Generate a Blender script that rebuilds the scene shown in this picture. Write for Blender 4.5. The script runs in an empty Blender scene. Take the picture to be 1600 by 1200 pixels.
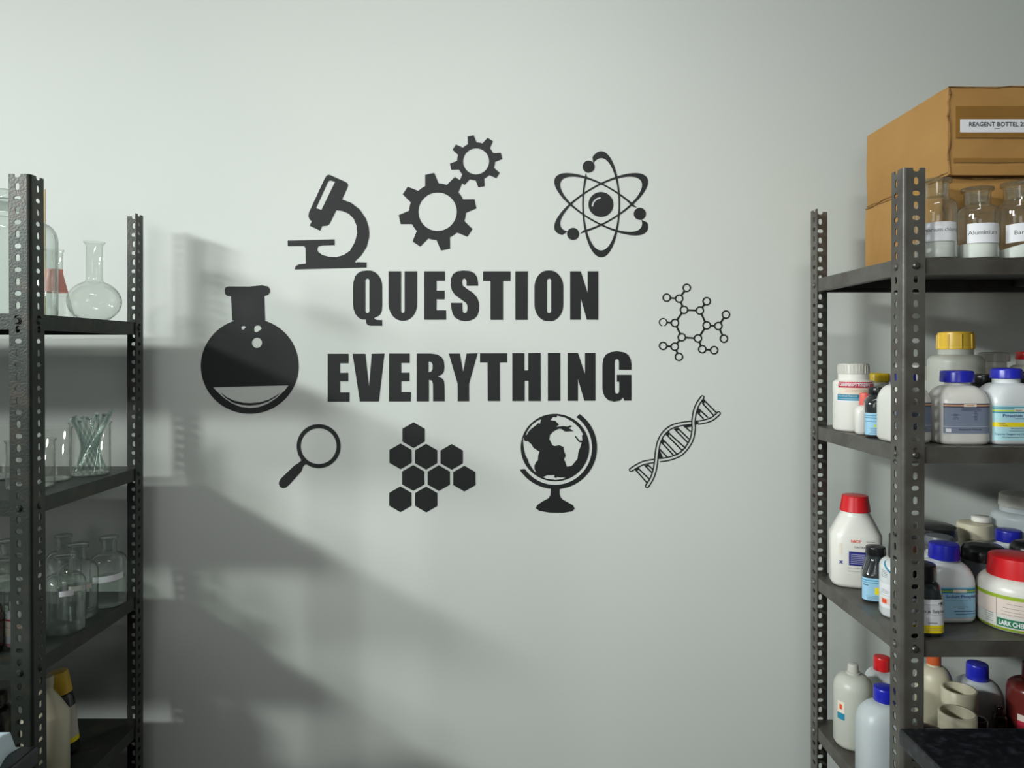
import bpy, bmesh, math, random
from math import sin, cos, pi, atan2, hypot, radians
random.seed(7)
F = 1150.0; HY = 552.0; ZE = 1.5; WY = 1.725
SC = bpy.context.scene
COL = SC.collection

# ------------------------------------------------------------------ materials
def s2l(c):
    return tuple(((v/255)/12.92 if v/255 <= .04045 else ((v/255+.055)/1.055)**2.4) for v in c) + (1,)
_M = {}
def mat(name, rgb, rough=.5, metal=0., noise=None, bump=None, spec=.5, sss=0., coat=0.):
    if name in _M: return _M[name]
    m = bpy.data.materials.new(name); m.use_nodes = True
    nt = m.node_tree; b = nt.nodes['Principled BSDF']
    b.inputs['Base Color'].default_value = s2l(rgb)
    b.inputs['Roughness'].default_value = rough; b.inputs['Metallic'].default_value = metal
    b.inputs['Specular IOR Level'].default_value = spec
    b.inputs['Coat Weight'].default_value = coat
    if sss:
        b.inputs['Subsurface Weight'].default_value = sss; b.inputs['Subsurface Scale'].default_value = .01
        b.inputs['Subsurface Radius'].default_value = (1, 1, 1)
    tc = nt.nodes.new('ShaderNodeTexCoord')
    if noise:
        sc, rgb2, lo, hi = noise
        n = nt.nodes.new('ShaderNodeTexNoise'); n.inputs['Scale'].default_value = sc; n.inputs['Detail'].default_value = 6
        r = nt.nodes.new('ShaderNodeValToRGB')
        r.color_ramp.elements[0].position = lo; r.color_ramp.elements[0].color = s2l(rgb)
        r.color_ramp.elements[1].position = hi; r.color_ramp.elements[1].color = s2l(rgb2)
        nt.links.new(tc.outputs['Object'], n.inputs['Vector']); nt.links.new(n.outputs['Fac'], r.inputs['Fac'])
        nt.links.new(r.outputs['Color'], b.inputs['Base Color'])
    if bump:
        sc, st = bump
        n = nt.nodes.new('ShaderNodeTexNoise'); n.inputs['Scale'].default_value = sc; n.inputs['Detail'].default_value = 4
        bp = nt.nodes.new('ShaderNodeBump'); bp.inputs['Strength'].default_value = st; bp.inputs['Distance'].default_value = .002
        nt.links.new(tc.outputs['Object'], n.inputs['Vector']); nt.links.new(n.outputs['Fac'], bp.inputs['Height'])
        nt.links.new(bp.outputs['Normal'], b.inputs['Normal'])
    _M[name] = m
    return m
def glass(name, tint=(.93, .95, .93), edge=(.42, .47, .44), refl=1.0, rough=.03, haze=.03):
    """thin glass wall: clear face-on, absorbing and mirroring more at grazing angles"""
    if name in _M: return _M[name]
    m = bpy.data.materials.new(name); m.use_nodes = True; nt = m.node_tree; nt.nodes.clear()
    out = nt.nodes.new('ShaderNodeOutputMaterial')
    tr = nt.nodes.new('ShaderNodeBsdfTransparent'); gl = nt.nodes.new('ShaderNodeBsdfGlossy'); gl.inputs['Roughness'].default_value = rough
    lw = nt.nodes.new('ShaderNodeLayerWeight'); lw.inputs['Blend'].default_value = .5
    cr = nt.nodes.new('ShaderNodeValToRGB')
    cr.color_ramp.elements[0].position = .6; cr.color_ramp.elements[0].color = tint + (1,)
    cr.color_ramp.elements[1].position = .97; cr.color_ramp.elements[1].color = edge + (1,)
    nt.links.new(lw.outputs['Facing'], cr.inputs['Fac']); nt.links.new(cr.outputs['Color'], tr.inputs['Color'])
    pw = nt.nodes.new('ShaderNodeMath'); pw.operation = 'POWER'; pw.inputs[1].default_value = 3.
    mul = nt.nodes.new('ShaderNodeMath'); mul.operation = 'MULTIPLY_ADD'; mul.inputs[1].default_value = .8*refl; mul.inputs[2].default_value = .05*refl
    mx = nt.nodes.new('ShaderNodeMixShader')
    nt.links.new(lw.outputs['Facing'], pw.inputs[0]); nt.links.new(pw.outputs[0], mul.inputs[0]); nt.links.new(mul.outputs[0], mx.inputs['Fac'])
    nt.links.new(tr.outputs[0], mx.inputs[1]); nt.links.new(gl.outputs[0], mx.inputs[2]); 
    df = nt.nodes.new('ShaderNodeBsdfDiffuse'); df.inputs['Color'].default_value = (.8, .84, .82, 1)
    m2 = nt.nodes.new('ShaderNodeMixShader'); m2.inputs['Fac'].default_value = haze
    nt.links.new(mx.outputs[0], m2.inputs[1]); nt.links.new(df.outputs[0], m2.inputs[2]); nt.links.new(m2.outputs[0], out.inputs['Surface'])
    _M[name] = m
    return m
def milky(name, rgb, clear=.35, rough=.35):
    """translucent plastic: part diffuse, part see-through"""
    if name in _M: return _M[name]
    m = mat(name, rgb, rough, sss=.3)
    nt = m.node_tree; b = nt.nodes['Principled BSDF']; out = nt.nodes['Material Output']
    tr = nt.nodes.new('ShaderNodeBsdfTransparent'); tr.inputs['Color'].default_value = s2l(rgb)
    mx = nt.nodes.new('ShaderNodeMixShader'); mx.inputs['Fac'].default_value = clear
    nt.links.new(b.outputs[0], mx.inputs[1]); nt.links.new(tr.outputs[0], mx.inputs[2]); nt.links.new(mx.outputs[0], out.inputs['Surface'])
    return m

WALL = mat('wall_paint', (205, 209, 204), .55, noise=(1.3, (200, 205, 200), .35, .7), bump=(9, .08))
CEIL = mat('ceiling_paint', (178, 178, 172), .8)
SIDE = mat('side_wall_paint', (150, 152, 146), .7)
FLOOR = mat('floor_tile', (84, 80, 74), .4, noise=(3, (70, 68, 62), .3, .7))
VINYL = mat('black_vinyl', (27, 29, 30), .5, spec=.35)
STEEL_R = mat('grey_painted_steel', (92, 91, 85), .42, .25, noise=(14, (74, 68, 62), .42, .68), bump=(90, .25))
STEEL_L = mat('dark_green_painted_steel', (44, 50, 46), .4, .3, noise=(22, (66, 60, 52), .5, .75), bump=(260, .22))
BOLT = mat('bolt_steel', (105, 104, 98), .35, .8)
CARD = mat('cardboard', (172, 130, 72), .8, noise=(5, (158, 116, 58), .35, .7), bump=(30, .15))
TAPE = mat('brown_packing_tape', (150, 112, 58), .25, noise=(9, (135, 98, 48), .3, .7))
CRACK = mat('crushed_card_edge', (92, 64, 32), .9, noise=(40, (150, 112, 62), .35, .6))
PAPER = mat('paper_label', (225, 226, 230), .6)
INK = mat('label_ink', (38, 38, 42), .6)
GLASS = glass('clear_glass')
BEAKER = glass('beaker_glass', (.95, .96, .94), (.5, .55, .5))
THICK = glass('thick_clear_glass', (.92, .95, .93), (.30, .36, .33))
WATER = glass('clear_liquid', (.86, .90, .88), (.6, .66, .63), .8, .0)
RODG = glass('green_glass_rod', (.80, .88, .86), (.45, .6, .57), 1.6)
PINK = milky('pink_band', (240, 182, 172), .4)
POWDER = mat('white_powder', (236, 238, 234), .9)
WHITE = mat('white_plastic', (222, 221, 214), .32, sss=.15)
COOL = mat('cool_white_plastic', (214, 219, 220), .32, sss=.15)
CREAM = mat('cream_plastic', (196, 190, 166), .4, sss=.2)
OFFW = mat('offwhite_cap', (190, 189, 180), .4)
TRANS = milky('translucent_plastic', (214, 216, 206), .28)
TRANSB = milky('translucent_cool_plastic', (214, 222, 224), .3)
YELLOW = mat('yellow_cap', (232, 190, 60), .35)
YELLOWD = mat('bright_yellow_cap', (232, 196, 20), .35)
BLUE = mat('blue_cap', (34, 40, 176), .3)
RED = mat('red_cap', (206, 32, 38), .3)
BLACKP = mat('black_plastic', (26, 27, 28), .25)
DARKB = mat('dark_bottle_glass', (44, 48, 50), .12, coat=.5)
BROWNB = mat('amber_bottle_glass', (52, 34, 24), .12, coat=.5)
ORANGE = mat('orange_brown_cap', (196, 92, 48), .4)
MAROON = mat('maroon_bottle', (104, 40, 36), .25)
MAROONC = mat('maroon_cap', (110, 26, 26), .3)
SHRINK = milky('shrink_wrapped_grey', (120, 124, 130), .25)
SALMON = mat('salmon_sticker', (226, 106, 96), .5)
GRANITE = mat('black_granite', (20, 22, 26), .22, noise=(60, (58, 62, 72), .5, .85))
CABINET = mat('dark_cabinet', (48, 46, 44), .5)
WOOD = mat('pale_wood', (214, 190, 140), .6)
CLOTH = mat('pale_blue_cloth', (196, 214, 222), .8)
LC = {
 'blue': mat('print_light_blue', (150, 196, 222), .5), 'teal': mat('print_teal', (30, 128, 158), .5), 'navy': mat('print_navy', (36, 40, 120), .5),
 'slate': mat('print_slate', (120, 130, 150), .5), 'slate_dark': mat('print_dark_slate', (58, 64, 88), .5), 'tan': mat('print_tan', (206, 156, 122), .5),
 'red': mat('print_red', (178, 30, 58), .5), 'yellow': mat('print_yellow', (236, 216, 20), .5), 'lime': mat('print_lime', (150, 176, 44), .5),
 'green': mat('print_green', (14, 112, 72), .5), 'white': PAPER, 'ink': INK, 'cream': mat('print_cream', (222, 212, 196), .5),
 'aqua': mat('print_aqua', (172, 214, 222), .5), 'pinkish': mat('print_pinkish', (222, 206, 196), .5), 'orange': mat('print_orange', (226, 80, 40), .5),
 'grey': mat('print_grey', (120, 122, 124), .5), 'salmon': SALMON, 'print': mat('print_small_lines', (84, 92, 104), .6), 'acid': mat('print_acid', (196, 216, 60), .5),
 'paleprint': mat('print_pale_lines', (196, 190, 180), .6), 'steelblue': mat('print_steel_blue', (98, 128, 150), .5),
}

# ------------------------------------------------------------------ objects
def tag(o, label=None, cat=None, group=None, kind=None):
    if label: o['label'] = label
    if cat: o['category'] = cat
    if group: o['group'] = group
    if kind: o['kind'] = kind
    return o
def empty(name, loc, label=None, cat=None, group=None, rz=0):
    o = bpy.data.objects.new(name, None); COL.objects.link(o)
    o.location = loc; o.rotation_euler = (0, 0, rz); o.empty_display_size = .02
    return tag(o, label, cat, group)
class MB:
    def __init__(s): s.v = []; s.f = []; s.m = []
    def add(s, vs, fs, mi=0):
        b = len(s.v); s.v += [tuple(v) for v in vs]; s.f += [tuple(i+b for i in f) for f in fs]; s.m += [mi]*len(fs); return s
    def box(s, x0, x1, y0, y1, z0, z1, mi=0):
        vs = [(x, y, z) for z in (z0, z1) for y in (y0, y1) for x in (x0, x1)]
        return s.add(vs, [(0, 2, 3, 1), (4, 5, 7, 6), (0, 1, 5, 4), (2, 6, 7, 3), (0, 4, 6, 2), (1, 3, 7, 5)], mi)
    def tube(s, p, q, r, n=10, r2=None, mi=0, caps=True):
        from mathutils import Vector
        p = Vector(p); q = Vector(q); d = (q-p).normalized(); a = d.orthogonal().normalized(); b = d.cross(a)
        r2 = r if r2 is None else r2
        vs = [p+(a*cos(2*pi*i/n)+b*sin(2*pi*i/n))*r for i in range(n)] + [q+(a*cos(2*pi*i/n)+b*sin(2*pi*i/n))*r2 for i in range(n)]
        fs = [(i, (i+1) % n, n+(i+1) % n, n+i) for i in range(n)]
        if caps: fs += [tuple(range(n))[::-1], tuple(range(n, 2*n))]
        return s.add(vs, fs, mi)
    def build(s, name, mats, parent=None, loc=(0, 0, 0), smooth=None, bevel=None):
        me = bpy.data.meshes.new(name); me.from_pydata(s.v, [], s.f)
        for m in (mats if isinstance(mats, (list, tuple)) else [mats]): me.materials.append(m)
        me.polygons.foreach_set('material_index', s.m)
        bm = bmesh.new(); bm.from_mesh(me)
        if not name.startswith(('label', 'box_label')): bmesh.ops.recalc_face_normals(bm, faces=bm.faces)
        if smooth:
            for f in bm.faces: f.smooth = True
            for e in bm.edges:
                if len(e.link_faces) == 2 and e.calc_face_angle(0) > radians(smooth): e.smooth = False
        bm.to_mesh(me); bm.free()
        o = bpy.data.objects.new(name, me); COL.objects.link(o); o.location = loc
        if parent: o.parent = parent
        if bevel:
            md = o.modifiers.new('bevel', 'BEVEL'); md.width = bevel; md.segments = 3; md.limit_method = 'ANGLE'
        return o
def W(px, py, Y): return ((px-800)/F*Y, Y, ZE+(HY-py)/F*Y)
def fill2d(loops, half=.0):
    """even-odd filled outline with holes, extruded; returns verts, faces in the (u, v) plane"""
    cu = bpy.data.curves.new('outline', 'CURVE'); cu.dimensions = '2D'; cu.fill_mode = 'BOTH'; cu.extrude = half
    for lp in loops:
        sp = cu.splines.new('POLY'); sp.points.add(len(lp)-1)
        for i, (x, y) in enumerate(lp): sp.points[i].co = (x, y, 0, 1)
        sp.use_cyclic_u = True
    o = bpy.data.objects.new('outline', cu); me = o.to_mesh()
    vs = [tuple(v.co) for v in me.vertices]; fs = [tuple(p.vertices) for p in me.polygons]
    o.to_mesh_clear(); bpy.data.objects.remove(o); bpy.data.curves.remove(cu)
    return vs, fs
_T = {}
def text2d(s, bold=0.):
    if (s, bold) in _T: return _T[(s, bold)]
    cu = bpy.data.curves.new('writing', 'FONT'); cu.body = s; cu.size = 1; cu.offset = bold; cu.resolution_u = 3
    o = bpy.data.objects.new('writing', cu); me = o.to_mesh()
    r = ([tuple(v.co) for v in me.vertices], [tuple(p.vertices) for p in me.polygons])
    o.to_mesh_clear(); bpy.data.objects.remove(o); bpy.data.curves.remove(cu)
    _T[(s, bold)] = r
    return r

# ------------------------------------------------------------------ setting
def structure(name, mb, m): return tag(mb.build(name, m), kind='structure')
RX0, RX1, RY0, RZ = -3.95, 3.3, -2.8, 3.0
structure('wall_back', MB().box(RX0, RX1, WY, WY+.1, 0, RZ), WALL)
structure('wall_left', MB().box(RX0-.1, RX0, RY0, WY, 0, RZ), SIDE)
structure('wall_right', MB().box(RX1, RX1+.1, RY0, WY, 0, RZ), SIDE)
structure('floor', MB().box(RX0, RX1, RY0, WY, -.1, 0), FLOOR)
structure('ceiling', MB().box(RX0, RX1, RY0, WY, RZ, RZ+.1), CEIL)

# ------------------------------------------------------------------ wall stickers
def to_wall(pts, org, sc):
    r = []
    for x, y in pts:
        px, py = org[0]+x/sc, org[1]+y/sc
        r.append(((px-800)/F*WY, (HY-py)/F*WY))
    return r
TH = .0004
def sticker_mesh(mb, loops, th=TH):
    vs, fs = fill2d(loops, th)
    return mb.add([(x, WY-.0005-z, ZE+y) for x, y, z in vs], fs)
def sticker(name, loops, label=None, cat=None, group=None, parent=None, org=(0, 0), sc=1):
    lps = [to_wall(l, org, sc) for l in loops]
    mb = MB(); sticker_mesh(mb, lps)
    return finish(mb, name, label, cat, group, parent)
def finish(mb, name, label=None, cat=None, group=None, parent=None):
    xs = [v[0] for v in mb.v]; zs = [v[2] for v in mb.v]
    c = ((min(xs)+max(xs))/2, WY-.0005, (min(zs)+max(zs))/2)
    if parent: c = tuple(parent.location)
    mb.v = [(x-c[0], y-c[1], z-c[2]) for x, y, z in mb.v]
    o = mb.build(name, VINYL, parent, (0, 0, 0) if parent else c)
    return tag(o, label, cat, group)
def circ(cx, cy, rx, ry=None, n=48, a0=0, a1=360):
    ry = rx if ry is None else ry
    full = abs(a1-a0) >= 360
    return [(cx+rx*cos(radians(a0+(a1-a0)*i/(n if full else n-1))), cy-ry*sin(radians(a0+(a1-a0)*i/(n if full else n-1)))) for i in range(n)]
def rrect(x0, x1, y0, y1, rt, rb, n=10, ky=1.25):
    """rounded rectangle, corner radii rt (top) and rb (bottom) in x, taller in y by ky"""
    p = []
    for cx, cy, r, a in ((x1-rt, y0, rt, 90), (x1-rb, y1, rb, 0), (x0+rb, y1, rb, -90), (x0+rt, y0, rt, 180)):
        if r <= 0:
            p.append((cx, cy)); continue
        top = cy == y0; oy = cy+r*ky if top else cy-r*ky
        for i in range(n+1):
            t = radians(a-90*i/n); p.append((cx+r*cos(t), oy-r*ky*sin(t)))
    return p
O1, O2, LS = (500, 410), (740, 410), 5.219
def E_(x0, x1, y0, k=394/394):
    s = [(0, 0), (168, 0), (168, 77), (100, 77), (100, 157), (166, 157), (166, 228), (100, 228), (100, 317), (178, 317), (178, 394), (0, 394)]
    return [(x0+a, y0+b*k) for a, b in s]
LET = [
 ('Q', O1, [[(388, 66)]+rrect(270, 507, 66, 475, 105, 105)[1:11]+[(507, 350), (503, 395), (490, 425), (470, 440), (442, 450), (445, 460), (465, 469), (507, 470), (507, 516), (410, 516), (388, 510), (377, 495), (374, 466), (345, 466), (315, 452), (288, 420), (274, 380), (270, 340), (270, 200), (273, 160), (286, 115), (308, 88), (340, 71)], rrect(370, 403, 132, 413, 16, 16, 6)]),
 ('U', O1, [rrect(559, 792, 73, 475, 0, 110), ]),
 ('E', O1, [E_(850, 1028, 73)]),
 ('S', O1, [[(1288, 190), (1195, 190), (1195, 160), (1190, 140), (1177, 130), (1163, 138), (1158, 165), (1165, 190), (1200, 217), (1250, 250), (1282, 288), (1295, 325), (1298, 355), (1295, 395), (1283, 432), (1258, 459), (1220, 475), (1180, 478), (1140, 472), (1100, 450), (1080, 415), (1070, 370), (1068, 330), (1160, 330), (1161, 380), (1165, 405), (1180, 413), (1195, 407), (1202, 385), (1202, 352), (1190, 330), (1150, 302), (1100, 265), (1075, 228), (1065, 185), (1068, 132), (1085, 95), (1120, 73), (1170, 66), (1225, 71), (1260, 88), (1280, 120), (1288, 160)]]),
 ('T', O2, [[(77, 73), (300, 73), (300, 151), (239, 151), (239, 468), (137, 468), (137, 151), (77, 151)]]),
 ('I', O2, [[(340, 73), (442, 73), (441, 468), (340, 468)]]),
 ('O', O2, [rrect(496, 731, 66, 479, 108, 108), rrect(598, 632, 132, 413, 16, 16, 6)]),
 ('N', O2, [[(787, 73), (873, 73), (930, 250), (930, 73), (1016, 73), (1016, 467), (923, 467), (873, 290), (873, 467), (787, 467)]]),
]
# the U is open at the top
LET[1] = ('U', O1, [[(661, 73), (661, 395), (666, 408), (676, 413), (686, 408), (690, 395), (690, 73)]+rrect(559, 792, 73, 475, 0, 110)])
LET2 = [
 ('E', O1, [[(63, 745), (233, 745), (233, 822), (164, 822), (164, 900), (230, 900), (230, 970), (164, 970), (164, 1060), (241, 1060), (241, 1136), (63, 1136)]], 'first letter of the lower word, above the magnifying glass side'),
 ('V', O1, [[(266, 745), (370, 745), (400, 1015), (422, 745), (526, 743), (480, 1134), (325, 1134)]], ''),
 ('E', O1, [E_(563, 740, 743, 391/394)], ''),
 ('R', O1, [[(788, 743), (900, 743), (955, 750), (992, 772), (1010, 805), (1015, 850), (1010, 890), (995, 912), (962, 930), (995, 945), (1010, 965), (1015, 1000), (1017, 1132), (922, 1132), (921, 990), (912, 964), (888, 957), (888, 1133), (788, 1133)], [(885, 808), (905, 812), (918, 830), (918, 870), (908, 890), (885, 895)]], ''),
 ('Y', O1, [[(1050, 743), (1140, 743), (1167, 893), (1195, 743), (1285, 741), (1215, 990), (1216, 1132), (1123, 1132), (1122, 990)]], ''),
 ('T', O2, [[(52, 741), (272, 741), (272, 816), (213, 816), (215, 1130), (115, 1130), (113, 816), (52, 816)]], ''),
 ('H', O2, [[(315, 740), (414, 740), (414, 880), (445, 880), (445, 740), (546, 738), (547, 1130), (447, 1130), (447, 965), (416, 965), (416, 1130), (315, 1130)]], ''),
 ('I', O2, [[(605, 738), (706, 738), (706, 1128), (605, 1128)]], ''),
 ('N', O2, [[(766, 738), (850, 738), (908, 912), (908, 738), (993, 738), (993, 1127), (902, 1127), (850, 950), (850, 1128), (766, 1128)]], ''),
 ('G', O2, [[(1286, 876), (1185, 876), (1185, 810), (1178, 792), (1165, 788), (1153, 796), (1150, 820), (1150, 1045), (1155, 1065), (1168, 1070), (1182, 1065), (1187, 1045), (1187, 973), (1168, 973), (1168, 916), (1286, 916), (1286, 1126), (1228, 1126), (1218, 1100), (1195, 1125), (1145, 1135), (1100, 1125), (1068, 1095), (1053, 1055), (1050, 1030), (1050, 830), (1057, 785), (1080, 750), (1120, 730), (1170, 724), (1225, 732), (1260, 752), (1280, 790), (1286, 830)]], ''),
]
for ch, o, lp in LET:
    sticker('letter_sticker', lp, 'black wall letter %s in the word QUESTION, the upper word' % ch, 'letter', 'letters of the upper word', org=o, sc=LS)
ex = {0: 'E starting the lower word EVERYTHING', 2: 'E between V and R in the lower word EVERYTHING'}
for i, (ch, o, lp, _) in enumerate(LET2):
    sticker('letter_sticker', lp, 'black wall letter '+ex.get(i, '%s in EVERYTHING, the lower word' % ch), 'letter', 'letters of the lower word', org=o, sc=LS)
# microscope
sticker('microscope_sticker', [[(437, 381), (450, 384), (575, 440), (590, 451), (594, 468), (588, 488), (545, 582), (620, 610), (690, 665), (740, 740), (762, 805), (767, 850), (765, 895), (745, 970), (700, 1040), (652, 1085), (658, 1102), (668, 1093), (745, 1095), (745, 1138), (160, 1153), (165, 1130), (190, 1112), (250, 1106), (248, 980), (235, 962), (103, 963), (102, 918), (484, 908), (485, 955), (385, 957), (350, 965), (342, 990), (352, 1012), (385, 1035), (440, 1050), (500, 1052), (560, 1035), (610, 1000), (650, 930), (668, 860), (665, 800), (640, 740), (600, 700), (550, 678), (498, 670), (444, 780), (425, 796), (382, 800), (367, 838), (281, 797), (298, 762), (280, 745), (271, 720), (275, 690), (405, 410), (420, 388)],
    [(450, 428), (488, 440), (377, 668), (333, 652), (426, 448), (436, 433)]], 'black microscope silhouette on the white wall, up left of QUESTION', 'wall sticker', org=(430, 200), sc=5.217)
# gears
def gear(cx, cy, rr, rt, a0, hr, hw, n=8, hole=0):
    p = []
    for k in range(n):
        a = a0-45*k
        for da, r in ((hr, rr), (hw, rt), (-hw, rt), (-hr, rr)): p.append((cx+r*cos(radians(a+da)), cy-r*sin(radians(a+da))))
        for q in (.33, .67): 
            t = a-hr-(45-2*hr)*q; p.append((cx+rr*cos(radians(t)), cy-rr*sin(radians(t))))
    return [p, circ(cx, cy, hole)]
mb = MB()
for g, th in ((gear(442, 785, 266, 365, 101.8, 14, 6.8, hole=180), TH), (gear(803, 313, 178, 246, 102, 13.5, 6.9, hole=122), TH*1.15)):
    sticker_mesh(mb, [to_wall(l, (610, 200), 6) for l in g], th)
finish(mb, 'gears_sticker', 'two black interlocking cogwheels, large and small, above the word QUESTION', 'wall sticker')
# atom
ORG, SCL = (850, 220), 6
at = empty('atom_sticker', W(850+535/6, 220+597/6, WY-.0005), 'black atom symbol with three orbits and electrons, above right of QUESTION', 'wall sticker')
EL = [(418, 243), (898, 685), (272, 873)]
hl = circ(533, 615, 88, n=14, a0=92, a1=180)+circ(533, 615, 72, n=14, a0=180, a1=92)
sticker('nucleus', [circ(533, 597, 117), hl], parent=at, org=ORG, sc=SCL)
for x, y in EL: sticker('electron', [circ(x, y, 57, n=32)], parent=at, org=ORG, sc=SCL)
for rot in (0, 60, -60):
    vs = []; n = 160; keep = []
    for i in range(n):
        t = 2*pi*i/n; pts = []
        for rx, ry in ((178, 497), (163, 433)):
            x, y = rx*sin(t), ry*cos(t); c, s = cos(radians(rot)), sin(radians(rot))
            pts.append((535+x*c-y*s, 595-(x*s+y*c)))
        m = ((pts[0][0]+pts[1][0])/2, (pts[0][1]+pts[1][1])/2)
        keep.append(all(hypot(m[0]-e[0], m[1]-e[1]) > 73 for e in EL)); vs.append(pts)
    mbo = MB(); i0 = next((i for i in range(n) if keep[i] and not keep[i-1]), 0)
    idx = [(i0+k) % n for k in range(n)]; runs = [[]]
    for i in idx:
        if keep[i]: runs[-1].append(i)
        elif runs[-1]: runs.append([])
    for r in runs:
        if len(r) > 1: sticker_mesh(mbo, [to_wall([vs[i][0] for i in r]+[vs[i][1] for i in r][::-1], ORG, SCL)], TH*(1+.1*(rot != 0)+.1*(rot < 0)))
    finish(mbo, 'orbit', parent=at)
# round flask
body = [(452+382*cos(radians(a)), 710-373*sin(radians(a))) for a in range(72, -253, -4)]
outl = [(565, 163), (571, 345)]+body+[(315, 352), (305, 165), (275, 162), (259, 145), (255, 118), (262, 98), (285, 87), (450, 88), (545, 79), (590, 86), (608, 105), (610, 130), (597, 152)]
cres = [(165, 875), (755, 860), (725, 900), (660, 960), (590, 1005), (520, 1030), (450, 1037), (380, 1028), (310, 1000), (240, 950), (190, 902)]
sm = [(225, 915), (270, 952), (330, 980), (400, 996), (455, 999), (530, 993), (600, 972), (655, 942), (692, 918), (660, 948), (600, 985), (530, 1010), (455, 1018), (390, 1013), (320, 995), (260, 955)]
sticker('round_flask_sticker', [outl, circ(508, 528, 40, n=28), [(490, 398), (512, 391), (532, 396), (545, 417), (530, 432), (505, 446), (488, 440), (484, 415)], [(390, 398), (412, 396), (420, 406), (408, 422), (392, 425), (384, 410)], cres, sm],
    'black round flask silhouette with bubbles, on the wall left of the words', 'wall sticker', org=(300, 430), sc=5)
# molecule
N_ = dict(A=(503, 158), B=(252, 280), C=(408, 293), D=(468, 433), E=(667, 442), F=(752, 325), G=(752, 627), H=(897, 635), I=(993, 492), J=(967, 793), K=(643, 790), L=(697, 925), M=(845, 937), N=(440, 775), O=(352, 893), P=(207, 883), Q=(405, 1020), R=(355, 597), S=(207, 587))
mb = MB(); k = 0
for q, (x, y) in N_.items():
    lp = [circ(x, y, 54, n=28), circ(x, y, 37, n=28)]
    if q == 'S': lp = [circ(x, y, 53, n=28, a0=-70, a1=255)+circ(x, y, 40, n=28, a0=255, a1=-70)]
    sticker_mesh(mb, [to_wall(l, (1010, 430), 8) for l in lp])
for bnd in 'AC BC CD DE EF EG GH HI HJ GK KL LM KN NO OP OQ NR RS RD'.split():
    (x0, y0), (x1, y1) = N_[bnd[0]], N_[bnd[1]]; L = hypot(x1-x0, y1-y0); dx, dy = (x1-x0)/L, (y1-y0)/L
    lp = [(x0+dx*a-dy*w, y0+dy*a+dx*w) for a, w in ((42, 24), (58, 11), (L-58, 11), (L-42, 24), (L-42, -24), (L-58, -11), (58, -11), (42, -24))]
    k += 1; sticker_mesh(mb, [to_wall(lp, (1010, 430), 8)], TH*(1.1+.01*k))
finish(mb, 'molecule_sticker', 'thin black outline of a ring-shaped molecule, right of QUESTION', 'wall sticker')
# dna
def smooth_line(p, n=8):
    r = []
    for i in range(len(p)-1):
        p0, p1, p2, p3 = p[max(i-1, 0)], p[i], p[i+1], p[min(i+2, len(p)-1)]
        for k in range(n):
            t = k/n
            r.append(tuple(.5*((2*b)+(-a+c)*t+(2*a-5*b+4*c-d)*t*t+(-a+3*b-3*c+d)*t**3) for a, b, c, d in zip(p0, p1, p2, p3)))
    return r+[p[-1]]
def stroke_loop(p, w, off=0.):
    L, R = [], []
    for i in range(len(p)):
        a, b = p[max(i-1, 0)], p[min(i+1, len(p)-1)]; d = hypot(b[0]-a[0], b[1]-a[1]) or 1; nx, ny = -(b[1]-a[1])/d, (b[0]-a[0])/d
        L.append((p[i][0]+nx*(off+w), p[i][1]+ny*(off+w))); R.append((p[i][0]+nx*(off-w), p[i][1]+ny*(off-w)))
    return L+R[::-1]
s1 = smooth_line([(848, 138), (800, 210), (770, 290), (755, 390), (757, 470), (738, 570), (695, 650), (630, 722), (550, 762), (460, 785), (405, 792)])
s1b = smooth_line([(345, 800), (240, 820), (165, 855), (105, 893)])
s2 = smooth_line([(1018, 305), (950, 362), (870, 390), (800, 402)])
s2b = smooth_line([(738, 402), (620, 418), (520, 450), (440, 520), (395, 610), (375, 710), (365, 810), (350, 900), (320, 985), (272, 1062)])
mb = MB(); k = 0
def dn(lp, extra=0.):
    global k
    k += 1; sticker_mesh(mb, [to_wall(lp, (970, 600), 6.665)], TH*(1+.012*k))
for s in (s1, s1b, s2, s2b):
    dn(stroke_loop(s, 5.8, 17)); dn(stroke_loop(s, 5.8, -17))
for c, a in (((848, 138), 45), ((105, 893), 215), ((1018, 305), 30), ((272, 1062), 240)):
    dn(circ(c[0], c[1], 22, n=14, a0=a-110, a1=a+110)+circ(c[0], c[1], 12, n=14, a0=a+110, a1=a-110))
for (a, b) in [((865, 168), (995, 300)), ((850, 200), (960, 322)), ((815, 262), (905, 348)), ((800, 300), (860, 362)), ((655, 435), (725, 495)), ((590, 458), (708, 572)), ((560, 470), (695, 608)), ((500, 512), (672, 668)), ((470, 522), (640, 695)), ((432, 572), (590, 738)), ((430, 615), (550, 745)), ((405, 680), (478, 757)), ((405, 720), (430, 765)), ((280, 840), (335, 892)), ((250, 850), (325, 925)), ((180, 878), (295, 990)), ((150, 890), (272, 1028))]:
    dn(stroke_loop([a, b], 7))
for q in ([(835, 175), (868, 155), (875, 185), (855, 212)], [(805, 245), (830, 285), (818, 312), (792, 300)], [(778, 378), (805, 378), (805, 412), (778, 425)], [(660, 440), (735, 418), (730, 445), (690, 452)], [(548, 468), (600, 450), (608, 470), (575, 490)], [(460, 520), (490, 485), (512, 512), (492, 540)], [(415, 600), (440, 570), (458, 600), (430, 630)], [(400, 680), (428, 745), (418, 775), (388, 780)], [(140, 885), (180, 865), (188, 888), (165, 905)], [(240, 848), (290, 835), (285, 855), (262, 866)]):
    dn(q)
finish(mb, 'double_helix_sticker', 'black outline of a slanted double helix, below and right of EVERYTHING', 'wall sticker')
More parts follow.
